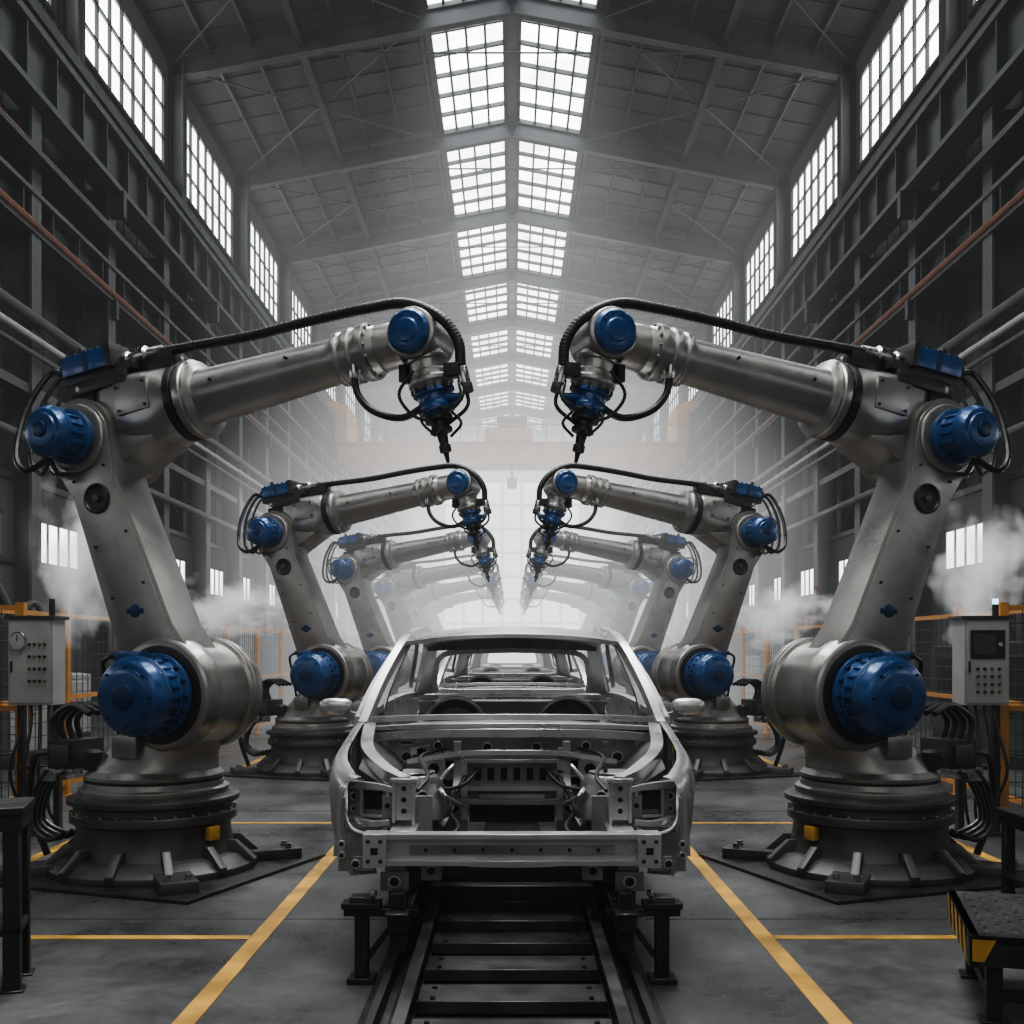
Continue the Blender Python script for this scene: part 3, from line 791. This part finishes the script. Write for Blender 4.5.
# steelwork along each side wall
for sx in (-1, 1):
    b = MB()
    y0, y1 = YA + .1, YB - .1
    for y in FR:
        yy = min(max(y, YA + .4), YB - .4)
        b.ibeam((sx * 11.72, yy, 5.6), (sx * 11.72, yy, 22.2), .5, .5, .06, M_STR2)
        b.bb(sx * 10.3, sx * 11.6, yy - .12, yy + .12, 13.2, 13.9, M_STR)
        b.bb(sx * 10.5, sx * 11.6, yy - .1, yy + .1, 10.5, 11.0, M_STR)
        b.ibeam((sx * 11.0, yy, 0), (sx * 11.0, yy, 13.8), .5, .7, .07, M_STR2)
    for k, y in enumerate(FR[:-1]):
        y2 = y + BAY / 2
        b.ibeam((sx * 11.0, y2, 0), (sx * 11.0, y2, 13.8), .5, .7, .07, M_STR2)
        for za, zb in ((5.7, 10.8),):
            b.beam((sx * 11.6, y, za), (sx * 11.6, y2, zb), .12, .12, M_STR2)
            b.beam((sx * 11.6, y + BAY, za), (sx * 11.6, y2, zb), .12, .12, M_STR2)
        b.bb(sx * 10.7, sx * 11.1, y, y + BAY, 7.4, 7.6, M_STR2)
    b.bb(sx * 10.62, sx * 10.70, y0, y1, 13.9, 15.3, M_STR)
    b.bb(sx * 10.35, sx * 11.05, y0, y1, 15.26, 15.4, M_STR2)
    b.bb(sx * 10.35, sx * 11.05, y0, y1, 13.85, 13.99, M_STR2)
    b.bb(sx * 10.5, sx * 10.58, y0, y1, 15.4, 15.5, M_RUST)
    yy = y0 + .4
    while yy < 90:
        b.bb(sx * 10.40, sx * 10.70, yy, yy + .06, 13.9, 15.3, M_STR); yy += 1.55
    b.bb(sx * 11.0, sx * 12.0, y0, y1, 16.3, 16.45, M_STR)
    b.bb(sx * 11.0, sx * 11.08, y0, y1, 16.1, 16.75, M_STR2)
    b.bb(sx * 10.9, sx * 10.98, y0, y1, 11.0, 11.9, M_STR)
    b.bb(sx * 10.6, sx * 11.2, y0, y1, 11.85, 11.95, M_STR2)
    b.bb(sx * 10.6, sx * 11.2, y0, y1, 10.98, 11.08, M_STR2)
    b.bb(sx * 10.3, sx * 12.0, y0, y1, 12.5, 12.6, M_STR)
    b.cyl((sx * 10.6, y0, 11.15), (sx * 10.6, y1, 11.15), .09, M_RUST, n=8)
    b.cyl((sx * 10.5, y0, 12.75), (sx * 10.5, y1, 12.75), .07, M_RUST, n=8)
    yy = y0 + .8
    while yy < 90:
        b.bb(sx * 10.66, sx * 10.98, yy, yy + .05, 11.0, 11.9, M_STR); yy += 1.55
    for z, x, r, m in ((9.0, 10.5, .12, M_STR2), (8.55, 10.5, .08, M_CAB), (8.2, 10.5, .06, M_STR2), (6.3, 10.5, .10, M_STR2)):
        b.cyl((sx * x, y0, z), (sx * x, y1, z), r, m, n=10)
    place("wall_steelwork", b.mesh("wall_steelwork"))
# overhead crane
b = MB(); yc = 66
for dy in (-1.2, 1.2):
    b.bb(-10.2, 10.2, yc + dy - .35, yc + dy + .35, 12.7, 13.8, M_CRANE)
    b.bb(-10.2, 10.2, yc + dy - .45, yc + dy + .45, 13.8, 13.9, M_CRANE)
for sx in (-1, 1):
    b.bb(sx * 10.1, sx * 10.9, yc - 2.4, yc + 2.4, 15.5, 16.1, M_CRANE)
    b.bb(sx * 9.6, sx * 10.3, yc - 2.0, yc + 2.0, 13.8, 16.0, M_CRANE)
b.bb(-1.6, 1.2, yc - 1.8, yc + 1.8, 13.9, 14.7, M_CRANE)
b.cyl((-.9, yc - 1.2, 15.0), (.9, yc - 1.2, 15.0), .5, M_DARK)
for x in range(-10, 11, 1): b.bb(x - .04, x + .04, yc - 1.7, yc - 1.62, 13.9, 14.9, M_CRANE)
b.bb(-10, 10, yc - 1.7, yc - 1.62, 14.85, 14.95, M_CRANE)
b.cyl((0, yc, 11.9), (0, yc, 13.9), .06, M_DARK); b.bb(-.3, .3, yc - .2, yc + .2, 11.4, 12.0, M_CRANE)
place("overhead_crane", b.mesh("overhead_crane"))

# ------------------------------------------------------------------ fences, cabinets
for sx in (-1, 1):
    b = MB(); X = sx * 5.2
    def panel(p0, p1):
        p0 = Vector(p0); p1 = Vector(p1); d = (p1 - p0); n = max(2, int(d.length / .16))
        for z in (.15, 1.15, 2.1): b.beam(p0 + Vector((0, 0, z)), p1 + Vector((0, 0, z)), .04, .05, M_ORANGE)
        for i in range(1, n):
            q = p0 + d * i / n; b.beam(q + Vector((0, 0, .15)), q + Vector((0, 0, 2.1)), .008, .008, M_STR2)
        for j in range(1, 13):
            z = .15 + j * .15; b.beam(p0 + Vector((0, 0, z)), p1 + Vector((0, 0, z)), .008, .008, M_STR2)
    y = 10.4
    while y < 42:
        b.bb(X - .05, X + .05, y - .05, y + .05, 0, 2.2, M_ORANGE)
        b.bb(X - .09, X + .09, y - .09, y + .09, 0, .02, M_ORANGE)
        if y < 40: panel((X, y, 0), (X, y + 2.4, 0))
        y += 2.4
    b.bb(sx * 4.60, sx * 4.68, 10.36, 10.44, 0, 2.15, M_ORANGE)
    panel((sx * 4.64, 10.4, 0), (X, 10.4, 0))
    panel((X, 10.4, 0), (sx * 7.6, 10.4, 0))
    b.bb(sx * 7.56, sx * 7.64, 10.36, 10.44, 0, 2.15, M_ORANGE)
    place("safety_fence", b.mesh("safety_fence"))

def cab(right):
    b = MB(); w = .44
    b.bb(-w / 2, w / 2, -.14, .14, 1.2, 1.98, M_CAB)
    b.bb(-w / 2 + .02, w / 2 - .02, -.155, -.14, 1.22, 1.96, M_CAB)
    b.bb(-w / 2 - .03, w / 2 + .03, -.17, .17, 1.98, 2.01, M_STR2)
    for x in (-w / 2 + .04, w / 2 - .04): b.bb(x - .03, x + .03, .02, .10, 0, 1.2, M_DARK)
    b.bb(-.2, .2, -.06, .1, 0, .03, M_DARK)
    b.bb(-w / 2 + .02, w / 2 - .02, -.02, .08, .6, .64, M_DARK)
    if right:
        b.bb(-.17, .17, -.165, -.155, 1.62, 1.88, M_BLACK)
        b.bb(-.14, .08, -.168, -.165, 1.66, 1.84, M_STR2)
        b.cyl((.12, -.155, 1.75), (.12, -.18, 1.75), .02, M_CAB, n=12)
    else:
        b.cyl((-.11, -.155, 1.78), (-.11, -.185, 1.78), .085, M_STEEL, n=24)
        b.cyl((-.11, -.185, 1.78), (-.11, -.188, 1.78), .07, M_CAB, n=24)
        b.bb(-.115, -.105, -.192, -.188, 1.78, 1.84, M_BLACK)
    for i in range(4):
        for j in range(4):
            z = 1.32 + .07 * j if right else 1.42 + .11 * j
            x = -.10 + .07 * i if right else .0 + .05 * i
            mm = M_RUST if (i * 3 + j) % 4 == 1 else M_DARK
            b.cyl((x, -.155, z), (x, -.18, z), .014, mm, n=10)
    b.bb(-.19, -.17, -.17, -.155, 1.5, 1.6, M_DARK)
    b.cyl((.15, 0, 2.01), (.15, 0, 2.12), .03, M_DARK); b.cyl((.15, 0, 2.12), (.15, 0, 2.17), .028, M_LEDB if right else M_DARK)
    for k in range(4):
        x = -.15 + .09 * k
        b.tube([(x, 0, 1.22), (x + .02, -.05, 1.0), (x - .06 + .05 * k, -.12, .6), (x, -.02, .25), (x + .1, .1, .02)], .016, M_RUB, 8)
    return b.mesh("control_cabinet", .004, 1)
place("control_cabinet", cab(False), (-4.36, 10.1, 0), 0, (.92, 1, 1))
place("control_cabinet", cab(True), (4.30, 10.1, 0), 0, (.92, 1, 1))

def machine(seed):
    r = random.Random(seed); b = MB()
    w, d, h = 1.8, 1.6, 1.7 + r.random() * .5
    b.bb(-w / 2, w / 2, -d / 2, d / 2, 0, .25, M_DARK)
    b.bb(-w / 2, w * .2, -d / 2, d / 2, .25, h, M_STR2)
    b.bb(w * .2, w / 2, -d / 2 + .1, d / 2 - .1, .25, h * .7, M_CAB)
    b.bb(-w / 2 + .1, w * .1, -d / 2 - .02, -d / 2, .8, h - .2, M_BLACK)
    b.bb(w * .25, w * .45, -d / 2 + .07, -d / 2 + .1, .9, 1.15, M_CAB)
    b.cyl((-.2, 0, h), (-.2, 0, h + .5), .18, M_STR2); b.cyl((-.6, .2, h), (-.6, .2, h + .9), .05, M_RUST)
    b.tube([(-.2, 0, h + .45), (.1, .1, h + .7), (.6, .2, h * .7 + .3), (.6, .2, h * .7)], .07, M_STR2)
    for i in range(3): b.cyl((w * .3 + .07 * i, -d / 2 + .1, .8), (w * .3 + .07 * i, -d / 2 + .06, .8), .02, M_LEDR if i == 1 else M_YEL, n=8)
    return b.mesh("machining_station", .01, 1)
MS = [machine(s) for s in (1, 2, 3)]
for i in range(10):
    y = 12.5 + 3.6 * i
    for sx in (-1, 1):
        place("machining_station", MS[(i + (sx > 0)) % 3], (sx * (7.0 + .8 * ((i * 7) % 3)), y, 0), sx * -.5)

# left workbench
b = MB()
b.bb(-1.1, 0, 0, .42, .88, .92, M_DARK); b.bb(-1.09, -.01, .01, .41, .80, .88, M_STR)
for x in (-1.08, -.10):
    for y in (.02, .32): b.bb(x, x + .08, y, y + .08, 0.01, .82, M_STR); b.bb(x - .02, x + .10, y - .02, y + .10, 0, .012, M_DARK)
b.bb(-1.08, -.02, .02, .40, .28, .32, M_DARK)
place("steel_workbench", b.mesh("steel_workbench", .005), (-2.42, 5.45, 0), math.radians(16))
b = MB()
b.bb(0, 1.3, 0, 1.35, .55, .60, M_DARK); b.bb(.02, 1.28, .02, 1.33, .49, .55, M_STR)
for x in (.03, 1.2):
    for y in (.03, 1.25): b.bb(x, x + .07, y, y + .07, 0, .5, M_STR)
b.bb(.03, 1.27, .03, 1.32, .12, .15, M_DARK)
place("steel_workbench", b.mesh("steel_table", .005), (3.38, 6.35, 0))
b = MB()
b.bb(0, 1.2, 0, .95, .38, .42, M_DARK); b.bb(0, 1.2, 0, .05, .28, .42, M_DARK); b.bb(0, .04, 0, .95, .27, .42, M_DARK)
for i in range(18):
    for j in range(12):
        R = Matrix.Rotation(math.radians(45 if (i + j) % 2 else -45), 3, 'Z')
        b.box((.08 + i * .062, .08 + j * .072, .422), (.035, .009, .004), M_DARK, R)
for i in range(5):
    y = .1 + i * .17
    b.add([(-.003, y, .275), (-.003, y + .08, .275), (-.003, y + .15, .415), (-.003, y + .07, .415)], [(0, 1, 2, 3)], M_YEL)
b.add([(.01, -.003, .30), (.06, -.003, .30), (.11, -.003, .40), (.01, -.003, .40)], [(0, 1, 2, 3)], M_YEL)
for x in (.08, 1.05):
    for y in (.08, .82): b.bb(x, x + .07, y, y + .07, .0, .38, M_STR); b.bb(x - .03, x + .1, y - .03, y + .1, 0, .015, M_DARK)
b.bb(.08, 1.12, .09, .13, .10, .15, M_STR); b.bb(.08, 1.12, .84, .88, .10, .15, M_STR); b.bb(.09, .13, .1, .86, .10, .15, M_STR)
place("step_platform", b.mesh("step_platform", .003), (2.06, 4.95, 0), math.radians(-16))

# ------------------------------------------------------------------ steam and haze
def vol_mat(name, dens, L, col, noise=False):
    m = bpy.data.materials.new(name); m.use_nodes = True; nt = m.node_tree; nt.nodes.clear()
    o = nt.nodes.new("ShaderNodeOutputMaterial"); a = nt.nodes.new("ShaderNodeVolumeAbsorption"); e = nt.nodes.new("ShaderNodeEmission")
    a.inputs[0].default_value = (0, 0, 0, 1); e.inputs[0].default_value = (*col, 1)
    ad = nt.nodes.new("ShaderNodeAddShader")
    nt.links.new(a.outputs[0], ad.inputs[0]); nt.links.new(e.outputs[0], ad.inputs[1]); nt.links.new(ad.outputs[0], o.inputs["Volume"])
    if not noise:
        a.inputs[1].default_value = dens; e.inputs[1].default_value = dens * L
    else:
        tc = nt.nodes.new("ShaderNodeTexCoord")
        ln = nt.nodes.new("ShaderNodeVectorMath"); ln.operation = 'LENGTH'; nt.links.new(tc.outputs["Object"], ln.inputs[0])
        n = nt.nodes.new("ShaderNodeTexNoise"); n.inputs["Scale"].default_value = 2.0; n.inputs["Detail"].default_value = 4; nt.links.new(tc.outputs["Object"], n.inputs["Vector"])
        s = nt.nodes.new("ShaderNodeMath"); s.operation = 'MULTIPLY_ADD'; s.inputs[1].default_value = 2.8; s.inputs[2].default_value = -.85
        nt.links.new(n.outputs[0], s.inputs[0])
        sb = nt.nodes.new("ShaderNodeMath"); sb.operation = 'SUBTRACT'; nt.links.new(s.outputs[0], sb.inputs[0]); nt.links.new(ln.outputs[1], sb.inputs[1])
        mx = nt.nodes.new("ShaderNodeMath"); mx.operation = 'MAXIMUM'; mx.inputs[1].default_value = 0; nt.links.new(sb.outputs[0], mx.inputs[0])
        m1 = nt.nodes.new("ShaderNodeMath"); m1.operation = 'MULTIPLY'; m1.inputs[1].default_value = dens; nt.links.new(mx.outputs[0], m1.inputs[0])
        m2 = nt.nodes.new("ShaderNodeMath"); m2.operation = 'MULTIPLY'; m2.inputs[1].default_value = L; nt.links.new(m1.outputs[0], m2.inputs[0])
        nt.links.new(m1.outputs[0], a.inputs[1]); nt.links.new(m2.outputs[0], e.inputs[1])
    return m
FOGC = (.96, .985, 1.0)
M_STEAM = vol_mat("steam", 6.0, .95, FOGC, True)
for x, y, z, s in ((-4.75, 12.2, 2.8, (.8, .6, 1.15)), (-4.2, 16.2, 2.35, (1.2, .6, .6)), (4.98, 11.6, 2.6, (.8, .6, .95)), (4.0, 16.4, 2.3, (1.0, .6, .65))):
    b = MB(); b.ell((0, 0, 0), (1, 1, 1), M_STEAM, 16, 10)
    place("steam_cloud", b.mesh("steam_cloud"), (x, y, z), 0, s)
hz = [("haze_glow", .045, 3.4, [(-7.5, .05), (7.5, .05), (7.5, 12), (4, 17), (-4, 17), (-7.5, 12)], 72, YB - .5),
      ("haze_glow", .010, .60, [(-10.2, .05), (10.2, .05), (10.2, 20), (-10.2, 20)], 34, YB - .5),
      ("haze_glow", .022, 1.9, [(-6, .05), (6, .05), (6, 5), (3, 8), (-3, 8), (-6, 5)], 20.5, 62),
      ("haze_glow", .006, 1.3, [(-6.5, 9), (6.5, 9), (3.1, 24), (-3.1, 24)], 36, 100)]  # light shaft below the skylight, its glow put into the volume
for nm, dens, Lr, poly, ya, yb in hz:
    M_HAZE_GLOW = vol_mat("hall_haze_glow", dens, Lr, FOGC)  # emission stands in for light scattered in the hall
    b = MB(); b.prism(poly, ya, yb, M_HAZE_GLOW)
    place(nm, b.mesh(nm))

w = bpy.data.worlds.new("world"); SC.world = w; w.use_nodes = True; nt = w.node_tree
nt.nodes["Background"].inputs[0].default_value = (.5, .6, .7, 1); nt.nodes["Background"].inputs[1].default_value = .3
a = nt.nodes.new("ShaderNodeVolumeAbsorption"); a.inputs[0].default_value = (0, 0, 0, 1); a.inputs[1].default_value = .007
e = nt.nodes.new("ShaderNodeEmission"); e.inputs[0].default_value = (*FOGC, 1); e.inputs[1].default_value = .007 * .12  # faint glow put into the fog in place of scattered light
ad = nt.nodes.new("ShaderNodeAddShader"); nt.links.new(a.outputs[0], ad.inputs[0]); nt.links.new(e.outputs[0], ad.inputs[1])
nt.links.new(ad.outputs[0], nt.nodes["World Output"].inputs["Volume"])

# ------------------------------------------------------------------ lights
def area(name, loc, tgt, size, sy, power, col=(1, .985, .96)):
    l = bpy.data.lights.new(name, 'AREA'); l.shape = 'RECTANGLE'; l.size = size; l.size_y = sy; l.energy = power; l.color = col
    o = bpy.data.objects.new(name, l); SC.collection.objects.link(o); o.location = loc
    o.rotation_euler = (Vector(tgt) - Vector(loc)).to_track_quat('-Z', 'Y').to_euler()
    return o
area("rear_fill_light", (0, -6.5, 8), (0, 9, 2), 12, 6, 280)  # added fill behind the camera; the south wall has no door
area("overhead_fill_light", (-3, 14, 16.5), (-2, 9, 1.5), 2, 8, 1200)  # added pair of unseen overhead fills to brighten the robots
area("overhead_fill_light", (3, 14, 16.5), (2, 9, 1.5), 2, 8, 1200)
area("overhead_fill_light", (0, 6.2, 10.5), (0, 6.6, 1.0), 2.2, 2.2, 420)  # added fill out of view above the car to brighten it

# ------------------------------------------------------------------ camera
cd = bpy.data.cameras.new("camera"); cam = bpy.data.objects.new("camera", cd); SC.collection.objects.link(cam)
cam.location = (0, 0, 1.7); cam.rotation_euler = (math.radians(90), 0, 0)
cd.sensor_width = 36; cd.lens = 36 * 1100 / 1024; cd.shift_y = 138 / 1024; cd.clip_end = 300
SC.camera = cam
